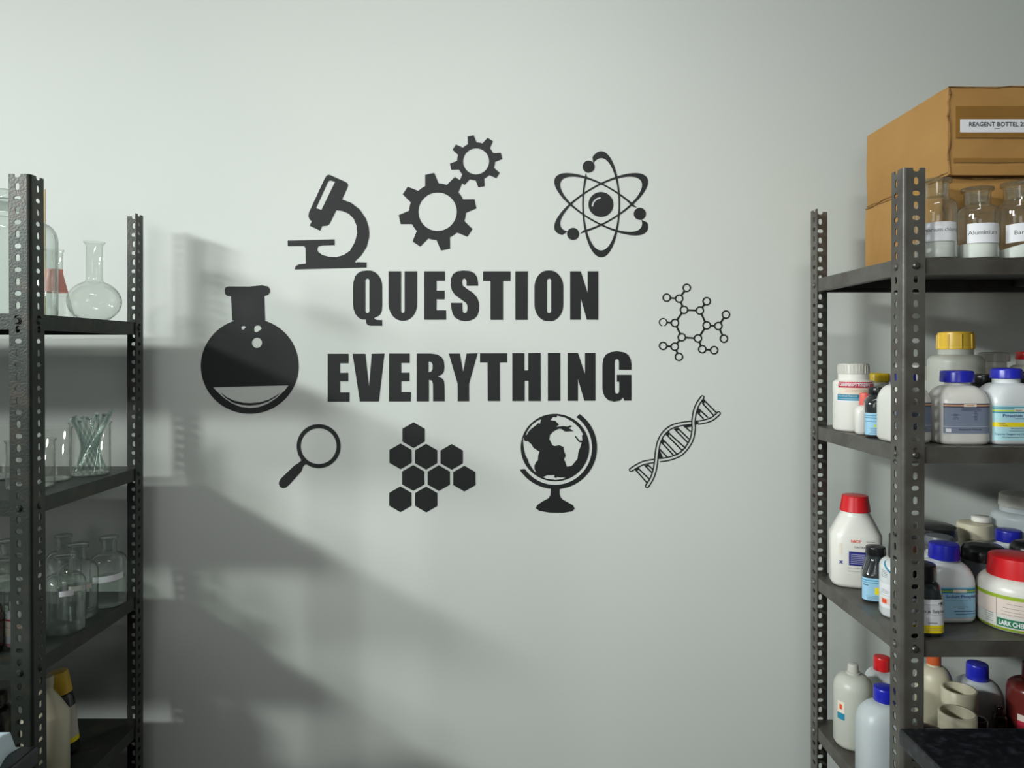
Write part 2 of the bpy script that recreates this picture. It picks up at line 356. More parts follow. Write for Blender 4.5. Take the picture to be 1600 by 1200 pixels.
# globe
gl = empty('globe_sticker', W(867, 725, WY-.0005), 'black desk globe silhouette on the wall, under the letters of EVERYTHING', 'wall sticker')
sticker('globe_ball', [circ(514, 461, 357, 351, n=90),
 [(372, 167), (335, 178), (275, 222), (230, 280), (205, 333), (222, 328), (235, 300), (262, 270), (325, 222), (338, 205), (355, 215)],
 [(182, 350), (200, 395), (232, 395), (270, 430), (290, 465), (352, 505), (340, 540), (335, 598), (318, 610), (300, 650), (300, 685), (318, 722), (290, 700), (240, 620), (233, 590), (205, 540), (190, 480), (182, 410)],
 [(535, 128), (620, 150), (700, 195), (765, 255), (808, 325), (795, 335), (798, 390), (768, 388), (728, 338), (722, 350), (762, 404), (792, 410), (778, 455), (757, 510), (748, 580), (690, 650), (637, 662), (620, 610), (606, 582), (627, 545), (607, 500), (602, 455), (560, 437), (510, 446), (485, 435), (455, 375), (460, 330), (500, 290), (555, 265), (580, 268), (620, 295), (705, 290), (660, 258), (692, 238), (672, 230), (645, 243), (600, 237), (522, 247), (555, 222), (515, 182), (465, 178), (490, 143), (530, 147)],
 [(388, 768), (430, 750), (500, 748), (512, 757), (500, 768), (525, 778), (535, 766), (565, 772), (625, 772), (590, 790), (520, 798), (430, 787)]], parent=gl, org=(790, 630), sc=6.667)
arc = [(515+436*cos(radians(a)), 462-432*sin(radians(a))) for a in range(54, -84, -4)]
arc2 = [(515+436*cos(radians(a)), 462-432*sin(radians(a))) for a in range(-96, -149, -4)]
arci = [(515+384*cos(radians(a)), 462-388*sin(radians(a))) for a in range(-145, 56, 4)]
stem = [(562, 895), (562, 945), (572, 978), (595, 1003), (645, 1030), (700, 1062), (718, 1098), (690, 1125), (600, 1140), (450, 1138), (350, 1120), (312, 1093), (330, 1060), (380, 1025), (445, 990), (465, 960), (470, 895)]
sticker('globe_stand', [arc+stem+arc2+arci], parent=gl, org=(790, 630), sc=6.667)
# honeycomb
hx = [((397, 281), 'at the very top of the honeycomb'), ((253, 515), 'left one in the second honeycomb row'), ((535, 519), 'middle one in the second honeycomb row'), ((817, 521), 'right one in the second honeycomb row'), ((393, 753), 'left one in the third honeycomb row'), ((675, 755), 'middle one in the third honeycomb row'), ((957, 760), 'far right one, in the third honeycomb row'), ((251, 988), 'left one in the bottom honeycomb row'), ((536, 990), 'right one in the bottom honeycomb row')]
for (cx, cy), w in hx:
    sticker('hexagon_sticker', [[(cx, cy-142), (cx+123, cy-71), (cx+123, cy+71), (cx, cy+142), (cx-123, cy+71), (cx-123, cy-71)]], 'black hexagon sticker, '+w, 'wall sticker', 'honeycomb hexagons', org=(590, 640), sc=7.06)
# magnifying glass
ring = [(720+317*cos(radians(a)), 434-317*sin(radians(a))) for a in range(-112, 218, 6)]
hd = [(470, 640), (445, 662), (410, 690), (370, 712), (170, 905), (148, 950), (146, 985), (165, 1025), (205, 1042), (250, 1030), (300, 985), (458, 812), (478, 780), (490, 735), (515, 705), (545, 697), (600, 727)]
sticker('magnifying_glass_sticker', [ring+hd, circ(720, 434, 258, n=64)], 'black magnifying glass silhouette on the wall, handle down to the left', 'wall sticker', org=(420, 650), sc=9.23)

# ------------------------------------------------------------------ slotted angle racks
FW, TK, RB = .037, .0018, .006
def flange(height):
    """plate u from RB to FW, v from -height to 0, slots every 20 mm, half a slot cut at the top edge"""
    hu = .022
    lo = [(RB, 0), (RB, -height), (FW, -height), (FW, 0), (hu+.0055, 0), (hu+.005, -.004), (hu+.002, -.006), (hu-.002, -.006), (hu-.005, -.004), (hu-.0055, 0)]
    loops = [lo]; z = -.0203*1.05; i = 0
    while z > -height+.01:
        a, b = (.0037, .0063) if i % 2 == 0 else (.0062, .0040)
        r = min(a, b); p = []
        for cx, cz, st in ((a-r, b-r, 0), (-(a-r), b-r, 90), (-(a-r), -(b-r), 180), (a-r, -(b-r), 270)):
            for j in range(4):
                t = radians(st+30*j); p.append((hu+cx+r*cos(t), z+cz+r*sin(t)))
        loops.append(p); z -= .0203; i += 1
    return fill2d(loops, TK/2)
def post_mesh(sx, sy, height, lean):
    """L section: corner at the origin, flanges towards sx and sy"""
    vs, fs = FL
    mb = MB()
    mb.add([(sx*u, sy*(TK/2+t), v) for u, v, t in vs], fs)
    mb.add([(sx*(TK/2+t), sy*u, v) for u, v, t in vs], fs)
    n = 7; ar = []
    for r in (RB, RB-TK):
        for i in range(n):
            t = radians(90*i/(n-1)); ar.append((sx*(RB-r*cos(t)), sy*(RB-r*sin(t))))
    av = [(x, y, 0) for x, y in ar]+[(x, y, -height) for x, y in ar]; m = 2*n
    af = []
    for i in range(n-1):
        af += [(i, i+1, m+i+1, m+i), (n+i, m+n+i, m+n+i+1, n+i+1), (i, n+i, n+i+1, i+1), (m+i, m+i+1, m+n+i+1, m+n+i)]
    mb.add(av, af)
    mb.v = [(x+lean*z, y, z) for x, y, z in mb.v]
    return mb
TOPZ = ZE+.306
FL = flange(TOPZ)
def rack(X0, Yf, Yb, sgn, wid, shelves, m, label, lean):
    """X0 = outer edge nearest the room's middle; the rack runs sgn*wid sideways"""
    cx, cy = X0+sgn*wid/2, (Yf+Yb)/2
    root = empty('slotted_angle_rack', (cx, cy, 0), label, 'storage rack')
    X1 = X0+sgn*wid
    for (x, y, sx, sy) in ((X0, Yf, sgn, 1), (X0, Yb, sgn, -1), (X1, Yf, -sgn, 1), (X1, Yb, -sgn, -1)):
        post_mesh(sx, sy, TOPZ, lean if x == X0 and y == Yf else 0).build('post', m, root, (x-cx, y-cy, TOPZ), smooth=40)
    for z in shelves:
        mb = MB(); e = TK+.0005; a, b, c, d = -wid/2+e, wid/2-e, Yf-cy+e, Yb-cy-e; H = .027; t = .0012
        mb.box(a, b, c, d, -t, 0)
        mb.box(a, b, c, c+t, -H, -t); mb.box(a, b, d-t, d, -H, -t); mb.box(a, a+t, c+t, d-t, -H, -t); mb.box(b-t, b, c+t, d-t, -H, -t)
        mb.box(a+t, b-t, c+t, c+.014, -H, -H+t); mb.box(a+t, b-t, d-.014, d-t, -H, -H+t); mb.box(a+t, a+.014, c+.014, d-.014, -H, -H+t); mb.box(b-.014, b-t, c+.014, d-.014, -H, -H+t)
        mb.box(-.03, .03, c+.014, d-.014, -.016, -t)
        mb.build('shelf', m, root, (0, 0, ZE+z))
        for (x, sx) in ((X0, sgn), (X1, -sgn)):
            for (y, sy) in ((Yf, 1), (Yb, -1)):
                lx = lean*(ZE+z-TOPZ) if (x == X0 and y == Yf) else 0
                for fr in (0, 1):
                    mb = MB(); p = (x+sx*.022+lx, y, ZE+z-.013) if fr else (x+lx, y+sy*.022, ZE+z-.013)
                    d_ = (0, -sy, 0) if fr else (-sx, 0, 0)
                    q = lambda k: tuple(p[i]-(cx, cy, 0)[i]+d_[i]*k for i in range(3))
                    mb.tube(q(-.004), q(.0012), .0058, 18); mb.tube(q(.0012), q(.0034), .0052, 18, .0035)
                    mb.build('bolt', BOLT if fr and x == X0 and m is STEEL_R else m, root, smooth=40)
    return root
S1, S2, S3, S4 = .158, -.155, -.475, -.792
T1, T2, T3, T4 = .068, -.252, -.532, -.815
rack(.645, 1.214, 1.594, 1, .92, (S1, S2, S3, S4, -1.12), STEEL_R, 'grey slotted angle rack on the right holding chemical bottles and cardboard boxes', .003)
rack(-.822, 1.255, 1.645, -1, .92, (T1, T2, T3, T4, -1.13), STEEL_L, 'dark green slotted angle rack on the left holding glassware', -.005)

# ------------------------------------------------------------------ bottles, jars, flasks
def rad(th, rx, ry, n):
    dx, dy = sin(th), -cos(th)
    return 1/((abs(dx)/rx)**n+(abs(dy)/ry)**n)**(1/n)
def lathe(prof, N=56, mi=0, close_top=True, close_bot=True, mb=None):
    """prof: (z, rx[, ry[, n]]) rings"""
    mb = mb or MB(); vs = []; fs = []
    for p in prof:
        z, rx = p[0], p[1]; ry = p[2] if len(p) > 2 else rx; n = p[3] if len(p) > 3 else 2
        for i in range(N):
            t = 2*pi*i/N; r = rad(t, max(rx, 1e-5), max(ry, 1e-5), n); vs.append((r*sin(t), -r*cos(t), z))
    for k in range(len(prof)-1):
        for i in range(N):
            j = (i+1) % N; fs.append((k*N+i, k*N+j, (k+1)*N+j, (k+1)*N+i))
    if close_bot: fs.append(tuple(range(N))[::-1])
    if close_top: fs.append(tuple(range((len(prof)-1)*N, len(prof)*N)))
    return mb.add(vs, fs, mi)
def body_prof(rx, h, neck, nh, ry=None, n=2, sh=.03, br=.006, style='round'):
    """foot round, straight wall, shoulder, neck; h = total height to the neck top"""
    ry = ry or rx; zs = h-nh-sh; p = [(0, rx-br, ry-br, n), (br*.3, rx-br*.4, ry-br*.4, n), (br, rx, ry, n), (zs, rx, ry, n)]
    for i in range(1, 9):
        t = i/8
        if style == 'round': k = cos(t*pi/2); zz = sin(t*pi/2)
        elif style == 'cone': k = 1-t; zz = t*.9+.1*sin(t*pi/2)
        else: k = .5+.5*cos(t*pi); zz = t
        nn = n+(2-n)*t
        p.append((zs+sh*zz, neck+(rx-neck)*k, neck+(ry-neck)*k, nn))
    p.append((h, neck))
    return p
def at_z(prof, z):
    for a, b in zip(prof, prof[1:]):
        if a[0] <= z <= b[0] and b[0] > a[0]:
            t = (z-a[0])/(b[0]-a[0]); A = [a[1], a[2] if len(a) > 2 else a[1], a[3] if len(a) > 3 else 2]; B = [b[1], b[2] if len(b) > 2 else b[1], b[3] if len(b) > 3 else 2]
            return [A[i]+(B[i]-A[i])*t for i in range(3)]
    a = prof[-1]; return [a[1], a[2] if len(a) > 2 else a[1], a[3] if len(a) > 3 else 2]
def cap_mb(r, h, z0, ribs=0, taper=.97, dome=.0015, style='plain'):
    pr = [(z0, r*.97), (z0+.001, r), (z0+h*.85, r*taper), (z0+h-.0012, r*taper*.985), (z0+h, r*taper*.94), (z0+h+dome, r*.45)]
    if style == 'skirt': pr = [(z0, r), (z0+h*.28, r), (z0+h*.3, r*.93), (z0+h*.82, r*.9), (z0+h, r*.84), (z0+h+dome, r*.4)]
    if style == 'dome': pr = [(z0, r), (z0+h*.55, r*.98), (z0+h*.8, r*.9), (z0+h*.95, r*.76), (z0+h, r*.6), (z0+h+dome, r*.3)]
    mb = lathe(pr)
    for i in range(ribs):
        t = 2*pi*i/ribs; c, s = cos(t), sin(t); rr = r*1.0
        mb.tube((c*rr*.99, s*rr*.99, z0+h*.06), (c*rr*.975, s*rr*.975, z0+h*.86), .0007 if ribs > 12 else .0022, 6)
    return mb
def label_mesh(prof, items, parent, name='label'):
    mb = MB(); mats = []; 
    zs = [i for i in items]
    zmid = sum((i['z0']+i['z1'])/2 for i in items if 'z0' in i)/max(1, len([1 for i in items if 'z0' in i]))
    rx, ry, n = at_z(prof, zmid)
    K = 720; cum = [0]; th = [0]; px, py = 0, -rad(0, rx, ry, n)
    tab = []
    for i in range(K+1):
        t = pi*i/K; r = rad(t, rx, ry, n); x, y = r*sin(t), -r*cos(t)
        if i: cum.append(cum[-1]+hypot(x-px, y-py)); th.append(t)
        px, py = x, y
    def theta(u):
        s = abs(u); lo, hi = 0, K
        while hi-lo > 1:
            m = (lo+hi)//2
            if cum[m] <= s: lo = m
            else: hi = m
        t = th[lo]+(th[hi]-th[lo])*((s-cum[lo])/((cum[hi]-cum[lo]) or 1)); t = min(t, pi)
        return t if u >= 0 else -t
    def P(u, z, k):
        t = theta(u); a, b, m = at_z(prof, z); r = rad(t, a, b, m)+.0003+.00022*k
        return (r*sin(t), -r*cos(t), z)
    def mi(c):
        if c not in mats: mats.append(c)
        return mats.index(c)
    for k, it in enumerate(items):
        L = it.get('k', k*.35); c = mi(it['c'])
        if 'text' in it:
            vs, fs = text2d(it['text'], it.get('bold', .0)); w = max(v[0] for v in vs)
            s = it['size']; al = it.get('al', 0); sxk = it.get('wx', 1.)
            u0 = it['u']-w*s*sxk*al
            mb.add([P(u0+v[0]*s*sxk, it['z']+v[1]*s, L) for v in vs], fs, c)
        else:
            nu = max(2, int((it['u1']-it['u0'])/.002)); nz = 2 if it['z1']-it['z0'] > .006 else 1; vs = []; fs = []
            tl = it.get('tilt', 0)
            for b in range(nz+1):
                for a in range(nu+1):
                    uu = it['u0']+(it['u1']-it['u0'])*a/nu
                    vs.append(P(uu, it['z0']+(it['z1']-it['z0'])*b/nz+tl*uu, L))
            for b in range(nz):
                for a in range(nu): i = b*(nu+1)+a; fs.append((i, i+1, i+nu+2, i+nu+1))
            mb.add(vs, fs, c)
    return mb.build(name, [LC[c] for c in mats], parent)
def R(u0, u1, z0, z1, c, **k): return dict(u0=u0, u1=u1, z0=z0, z1=z1, c=c, **k)
def T(s, u, z, size, c='ink', **k): return dict(text=s, u=u, z=z, size=size, c=c, **k)
def lines(u0, u1, z, n, dz=.0028, c='print', seed=0, t=.0006):
    rg = random.Random(seed); r = []
    for i in range(n):
        a = u0+rg.random()*(u1-u0)*.15; b = u1-rg.random()*(u1-u0)*.35
        r.append(R(a, b, z-i*dz, z-i*dz+t, c, k=3))
    return r
def place(px, Y, zs): return ((px-800)/F*Y, Y, ZE+zs+.0003)
def facing(px, Y): return -atan2((px-800)/F*Y, Y)*0.75
def bottle(name, label, px, Y, zs, prof, bmat, cap=None, capmat=None, capstyle='plain', ribs=0, items=None, cat='bottle', group=None, rz=None, taper=.97, capz=None, bodyname='body', tilt=None, ring=None):
    o = empty(name, place(px, Y, zs), label, cat, group, facing(px, Y) if rz is None else rz)
    if tilt: o.rotation_euler = (tilt[0], tilt[1], o.rotation_euler[2])
    b = lathe(prof).build(bodyname, bmat, o, smooth=50)
    if cap:
        r, h = cap; z0 = prof[-1][0]-h*.8 if capz is None else capz
        cap_mb(r, h, z0, ribs, taper, style=capstyle).build('cap', capmat, o, smooth=35)
        if ring: lathe([(z0-.005, r*.95), (z0-.0045, r*1.0), (z0-.0015, r*1.0), (z0-.001, r*.95)]).build('collar_ring', ring, o, smooth=35)
    if items: label_mesh(prof, items, o)
    return o

# ---- right rack, top shelf: cartons and powder bottles
def carton(x0, x1, y0, y1, z0, z1, label, upper):
    o = empty('cardboard_box', ((x0+x1)/2, (y0+y1)/2, ZE+z0), label, 'cardboard box')
    cx, cy = o.location.x, o.location.y; a, b, c, d, H = x0-cx, x1-cx, y0-cy, y1-cy, z1-z0
    mb = MB(); n = 14; rg = random.Random(3+upper)
    ring = []
    for i in range(n): ring.append((a+(b-a)*i/n, c))
    for i in range(n): ring.append((b, c+(d-c)*i/n))
    for i in range(n): ring.append((b-(b-a)*i/n, d))
    for i in range(n): ring.append((a, d-(d-c)*i/n))
    vs = []; L = len(ring); nz = 6
    for k in range(nz+1):
        for (x, y) in ring:
            jz = rg.uniform(-.0022, .0022) if k in (0, nz) else 0
            bul = .0015*sin(pi*k/nz); sx = (x/(abs(a)))*bul; 
            vs.append((x+sx+rg.uniform(-.0006, .0006), y+rg.uniform(-.0006, .0006), max(0, H*k/nz+(jz if k == nz else 0))))
    fs = []
    for k in range(nz):
        for i in range(L): j = (i+1) % L; fs.append((k*L+i, k*L+j, (k+1)*L+j, (k+1)*L+i))
    fs.append(tuple(range(L))[::-1]); mb.add(vs, fs)
    mb.build('carton_body', CARD, o)
    fl = MB(); g = .004
    fl.box(a, b, c, -g/2, H-.0015, H+.001); fl.box(a, b, g/2, d, H-.0015, H+.001)
    fl.build('flap', CARD, o)
    # crumpled corner edge
    cr = MB()
    pts = [(a+rg.uniform(-.0015, .003), c+rg.uniform(-.0018, .0005), .001+(H-.002)*i/12) for i in range(13)]
    for p, q in zip(pts, pts[1:]): cr.tube(p, q, rg.uniform(.0012, .0022), 6, rg.uniform(.0011, .0021))
    pts = [(a+(b-a)*i/16, c-.0005+rg.uniform(-.001, .0005), H+rg.uniform(-.002, .0012)) for i in range(17)]
    for p, q in zip(pts, pts[1:]): cr.tube(p, q, .0014, 6)
    pts = [(a-.0005, c+(d-c)*i/12, (0.0035 if upper else H)+rg.uniform(-.0015, .0015)) for i in range(13)]
    for p, q in zip(pts, pts[1:]): cr.tube(p, q, .0012, 6)
    cr.build('worn_edge', CRACK, o)
    if upper:
        tp = MB()
        tp.box(a+.008, b-.006, c-.0021, c-.0018, H*.14, H*.19); tp.box(a+.012, b-.01, c-.0021, c-.0016, H*.42, H*.78)
        tp.build('packing_tape', TAPE, o)
        lb = MB(); u0 = (1499-800)/F*y0-cx; zt = (HY-187)/F*y0-z0; zb = (HY-207.5)/F*y0-z0
        lb.box(u0, u0+.23, c-.0028, c-.0022, zb, zt, 0)
        vs, fs = text2d('REAGENT BOTTEL 250 ML', .018); s = .0107; tx = (1512-800)/F*y0-cx
        lb.add([(tx+v[0]*s*.98, c-.003, zb+.0103+v[1]*s) for v in vs], fs, 1)
        lb.box(tx+.045, tx+.055, c-.0031, c-.0029, zb+.0065, zb+.0073, 2)
        lb.build('box_label', [PAPER, INK, LC['grey']], o)
    return o
BX0, BX1, BY0, BY1 = .762, 1.20, 1.285, 1.578
carton(BX0-.003, BX1, BY0+.012, BY1, S1+.0003, .3085, 'brown cardboard carton standing directly on the top shelf, under another carton', 0)
carton(BX0, BX1, BY0, BY1, .3112, .4647, 'brown cardboard carton labelled REAGENT BOTTEL, stacked on another carton', 1)

def reagent(px, Y, zs, r, h, label, fill, liquid, group, items=None, stopper=True, slope=0, gm=None, top=.62):
    gm = gm or GLASS
    nk = r*top; o = empty('reagent_bottle', place(px, Y, zs), label, 'glass bottle', group, facing(px, Y))
    zb = h*.62
    pr = [(0, r*.88), (.001, r*.96), (.004, r), (zb, r)]
    for i in range(1, 8):
        t = i/7*pi/2; pr.append((zb+(h*.15)*sin(t), nk+(r-nk)*cos(t)))
    pr += [(h*.92, nk), (h*.95, nk*1.02), (h*.965, nk*1.22), (h*.985, nk*1.25), (h, nk*1.12)]
    lathe(pr, close_top=False).build('glass_body', gm, o, smooth=50)
    lp = [(.003, r*.9), (.005, r*.95), (fill, r*.955)]
    m = lathe(lp)
    if slope: m.v = [(x, y, z+(slope*x if z > fill*.9 else 0)) for x, y, z in m.v]
    m.build('powder' if liquid is POWDER else 'liquid', liquid, o, smooth=50)
    if stopper:
        lathe([(h*.80, nk*.72), (h*.97, nk*.9), (h*.985, nk*1.15), (h*1.0, nk*1.25), (h*1.012, nk*1.22), (h*1.02, nk*.9)]).build('stopper', gm, o, smooth=50)
    if items: label_mesh(pr, items, o)
    return o
GRP = 'labelled powder bottles on the top right shelf'
reagent(1462, 1.262, S1, .0325, .137, 'glass bottle of white powder labelled Ammonium chloride, half behind the rack post', .031, POWDER, GRP,
        [R(-.026, .033, .030, .062, 'white'), T('Ammonium chloride', .001, .046, .0098, 'ink', al=.5, wx=.93)])
reagent(1527, 1.262, S1, .0325, .123, 'small glass bottle of white powder labelled Aluminium, middle of the three', .027, POWDER, GRP,
        [R(-.020, .034, .027, .060, 'white'), T('Aluminium', -.018, .041, .0105, 'ink')])
reagent(1590, 1.262, S1, .0335, .132, 'glass bottle of sloping white powder labelled Barium, at the right picture edge', .024, POWDER, GRP,
        [R(-.022, .034, .029, .060, 'white', tilt=.08), T('Barium', -.010, .041, .0105, 'ink')], slope=.25)

# ---- right rack, second shelf
Z = S2
bottle('plastic_jar', 'white jar with a red and blue label, leftmost on the second right shelf', 1333.5, 1.475, Z, body_prof(.0385, .122, .029, .020, sh=.008), WHITE, (.0295, .021), OFFW, ribs=30, cat='jar', capz=.113,
       items=[R(-.032, .040, .073, .093, 'cream'), R(-.034, .042, .0870, .0985, 'red', k=1), T('Laboratory Reagent', -.031, .0905, .0085, 'white', wx=.86, k=2, bold=.015), R(-.036, .018, .062, .074, 'teal', k=1), T('Educational Chemicals', -.034, .0695, .0045, 'white', wx=.9, k=2),
              R(-.032, .012, .0650, .0656, 'white', k=2), R(-.036, .040, .0595, .062, 'white', k=0)]+lines(-.024, .03, .085, 3, seed=1, c='tan'))
bottle('plastic_jar', 'white jar with a yellow lid, behind the red and blue labelled jar', 1371, 1.56, Z, body_prof(.028, .103, .022, .014, sh=.012), WHITE, (.0245, .0175), YELLOWD, cat='jar', ribs=24, capz=.0945)
bottle('plastic_bottle', 'small white bottle with a salmon pink cap, beside the red labelled jar', 1351, 1.405, Z, body_prof(.018, .061, .008, .006, n=4, sh=.012), WHITE, (.0095, .0225), SALMON, capz=.056)
bottle('dark_bottle', 'small smoky bottle with a pale blue label, left of the rack post, second shelf', 1371, 1.357, Z, body_prof(.0225, .086, .014, .010, n=4, sh=.016), DARKB, (.016, .013), BLACKP, capz=.079,
       items=[R(-.028, .028, .006, .046, 'blue'), R(-.028, .028, .0405, .0415, 'teal', k=1), R(-.028, .028, .0365, .0375, 'teal', k=1), R(-.028, .028, .030, .0306, 'navy', k=1), R(-.008, .006, .0205, .0245, 'acid', k=1)]+lines(-.016, .018, .0175, 4, seed=3))
def slate_label(w, z0, z1):
    return [R(-w, w, z0, z1, 'slate'), R(-w, w, z1-.0005, z1+.0062, 'slate_dark', k=.5), R(-w, w, z1+.0014, z1+.0042, 'tan', k=1), R(-w*.98, w*.98, z0, z0+.011, 'slate', k=.6),
            R(-.010, .011, z1+.0006, z1+.0054, 'cream', k=1.6), R(-.006, .007, z1+.002, z1+.004, 'tan', k=2), R(-.038, -.030, z0+.002, z0+.008, 'white', k=1.2),
            T('Reagents & Chemicals', -.018, z0+.0055, .0042, 'ink', k=2), R(-w, w, z0+.0112, z0+.0116, 'white', k=2)] \
            + lines(-.028, -.016, z1-.012, 4, .0025, seed=5, c='slate_dark') + lines(.006, .014, z1-.008, 6, .0025, seed=6, c='slate_dark') + lines(-.015, .03, z1-.002, 2, seed=8, c='slate_dark')
sq = lambda r=.042: body_prof(r, .108, .019, .008, ry=.036, n=4.5, sh=.030, br=.007)
bottle('plastic_bottle', 'white square bottle with a slate blue label, directly behind the front rack post', 1411.5, 1.293, Z, sq(.036), WHITE, (.0205, .018), BLUE, capz=.102, ribs=0, items=slate_label(.036, .020, .064), rz=0)
bottle('plastic_bottle', 'white square bottle with blue cap and slate blue label, right beside the post', 1495, 1.272, Z, sq(), WHITE, (.0265, .0195), BLUE, capz=.105, items=slate_label(.042, .020, .064), rz=0, ribs=0)
bottle('plastic_bottle', 'white square bottle labelled Potassium, blue cap, at the right edge, second shelf', 1572, 1.272, Z, body_prof(.0422, .112, .021, .008, ry=.036, n=4.5, sh=.034, br=.007), COOL, (.0245, .0165), BLUE, capz=.1115, rz=0,
       items=[R(-.044, .050, .008, .067, 'aqua'), R(-.044, .050, .0635, .0645, 'teal', k=1), R(-.044, -.010, .0608, .0620, 'teal', k=1), R(-.044, .05, .0545, .0562, 'teal', k=1), R(-.044, -.010, .0568, .0592, 'acid', k=1), R(-.010, .03, .0563, .0608, 'cream', k=1), T('Super', -.008, .0575, .0045, 'ink', k=2),
              T('Potassium Chloride', -.029, .0475, .0078, 'navy', k=2, bold=.01), R(-.044, .05, .031, .0385, 'yellow', k=1)]+lines(-.035, -.02, .0365, 2, seed=1)+lines(-.016, .03, .045, 1, seed=2)+lines(-.020, .03, .028, 2, .004, seed=9)+[T('Superior Reagent and Chem', -.040, .0175, .0045, 'navy', k=2)]+lines(-.032, .03, .0135, 1, seed=4))
bottle('plastic_jar', 'white jar with a wide off-white lid, behind the front rack post', 1428, 1.50, Z, body_prof(.043, .118, .040, .012, sh=.018), COOL, (.0425, .030), OFFW, cat='jar', capz=.101)
bottle('plastic_jar', 'tall translucent jar with a ribbed yellow screw cap, rear of the second shelf', 1493, 1.41, Z, body_prof(.0485, .162, .030, .010, sh=.014), TRANS, (.0315, .033), YELLOW, cat='jar', capz=.162, ribs=9)
bottle('plastic_jar', 'white jar with a flat off-white lid, right of the yellow-capped jar', 1551, 1.475, Z, body_prof(.034, .139, .024, .012, sh=.012), WHITE, (.0295, .018), OFFW, cat='jar', ribs=26, capz=.138,
       items=[R(-.04, .04, .09, .118, 'pinkish'), R(-.04, .04, .110, .114, 'red', k=1)])
bottle('dark_bottle', 'dark bottle with a black cap, between the two blue-capped white bottles', 1535, 1.3345, Z, body_prof(.0235, .105, .016, .008, sh=.02), DARKB, (.019, .018), BLACKP, capz=.098)
bottle('plastic_bottle', 'white bottle with a flat red cap, cut by the right edge, second shelf', 1606, 1.475, Z, body_prof(.036, .142, .020, .010, sh=.02), WHITE, (.0215, .015), RED, capz=.142)
bottle('dark_bottle', 'dark bottle cut by the right edge, behind the Potassium bottle', 1606, 1.365, Z, body_prof(.026, .108, .016, .008, sh=.02), DARKB, (.018, .020), BLACKP, capz=.100)

# ---- right rack, third shelf
Z = S3
bottle('plastic_bottle', 'large white bottle with a red cap, leftmost on the third right shelf', 1336, 1.515, Z, body_prof(.049, .155, .028, .008, ry=.040, n=3.4, sh=.042, br=.010, style='cone'), WHITE, (.0295, .032), RED, capz=.151, taper=.86,
       items=[T('NICE', -.012, .094, .008, 'orange', bold=.03, k=1), R(.016, .032, .097, .0976, 'ink', k=1), T('CALCIUM NITRATE', -.006, .0835, .0052, 'ink', k=1), R(-.0155, .030, .048, .076, 'navy', k=1), R(-.018, .03, .0425, .0432, 'grey', k=1), R(-.018, .03, .036, .0366, 'grey', k=1), T('x', -.033, .050, .012, 'navy', bold=.04, k=1), R(-.034, -.028, .068, .090, 'cream', k=.2)]
             + [R(-.012, .014+.004*(i % 3), .070-.0036*i, .0707-.0036*i, 'white', k=2) for i in range(6)])
bottle('dark_bottle', 'smoky bottle with pale blue label beside the large red-capped bottle, third shelf', 1368, 1.415, Z, body_prof(.025, .094, .0165, .012, n=4, sh=.030, style='cone'), DARKB, (.018, .016), BLACKP, capz=.088,
       items=[R(-.032, .032, .006, .048, 'blue'), R(-.032, .032, .043, .0444, 'teal', k=1), R(-.032, .032, .039, .0400, 'teal', k=1), R(-.004, .008, .018, .031, 'yellow', k=1), R(-.025, -.015, .034, .0355, 'ink', k=1)]+lines(-.020, .018, .014, 3, seed=3))
bottle('plastic_bottle', 'white bottle with a black cap, half hidden behind the post, third shelf', 1404, 1.335, Z, body_prof(.0315, .112, .014, .008, n=2.6, sh=.018), COOL, (.017, .042), BLACKP, capz=.104,
       items=[R(-.05, .05, .018, .094, 'white'), R(-.036, -.010, .066, .070, 'teal', k=1, tilt=-.9), R(-.036, -.018, .024, .036, 'pinkish', k=1), R(-.033, -.023, .026, .034, 'orange', k=1.5), R(-.05, .05, .040, .0404, 'grey', k=1)]+lines(-.036, -.018, .084, 5, seed=11)+lines(-.036, -.018, .050, 3, seed=12))
bottle('dark_bottle', 'dark bottle labelled Sulphate with a yellow strip, right beside the front post', 1434, 1.262, Z, body_prof(.0345, .098, .026, .010, n=3.6, sh=.030, br=.006), DARKB, (.0285, .026), BLACKP, capz=.090,
       items=[R(-.034, .042, .018, .064, 'white'), R(-.034, .042, .008, .021, 'yellow', k=1), T('Ferrous Sulphate', .036, .042, .0078, 'ink', al=1, k=2), R(-.03, .038, .055, .0556, 'grey', k=1), R(-.03, .03, .0385, .039, 'grey', k=1), R(.004, .018, .0245, .0255, 'ink', k=2), R(-.012, .034, .0155, .0162, 'tan', k=2), R(-.012, .03, .0125, .0131, 'tan', k=2)], rz=-.15)
bottle('plastic_bottle', 'pale white bottle labelled Phosphate with a blue cap, third shelf', 1475, 1.325, Z, body_prof(.0425, .111, .021, .008, ry=.037, n=4.2, sh=.034, br=.008), COOL, (.0255, .027), BLUE, capz=.106, rz=0,
       items=[R(-.046, .044, .012, .065, 'blue'), R(-.046, .044, .0545, .0628, 'teal', k=1), R(-.046, .044, .0570, .0595, 'lime', k=1.4), R(-.006, .018, .0560, .0612, 'cream', k=1.8), T('Sodium Phosphate', .040, .0465, .0078, 'navy', al=1, k=2, bold=.01), R(-.03, .03, .0425, .043, 'print', k=1), R(-.006, .020, .0305, .0312, 'ink', k=1), R(.002, .014, .0275, .0282, 'ink', k=1)]
             + [R(-.004, .040, .0225, .0233, 'navy', k=2), R(-.002, .036, .0185, .0191, 'navy', k=2)])
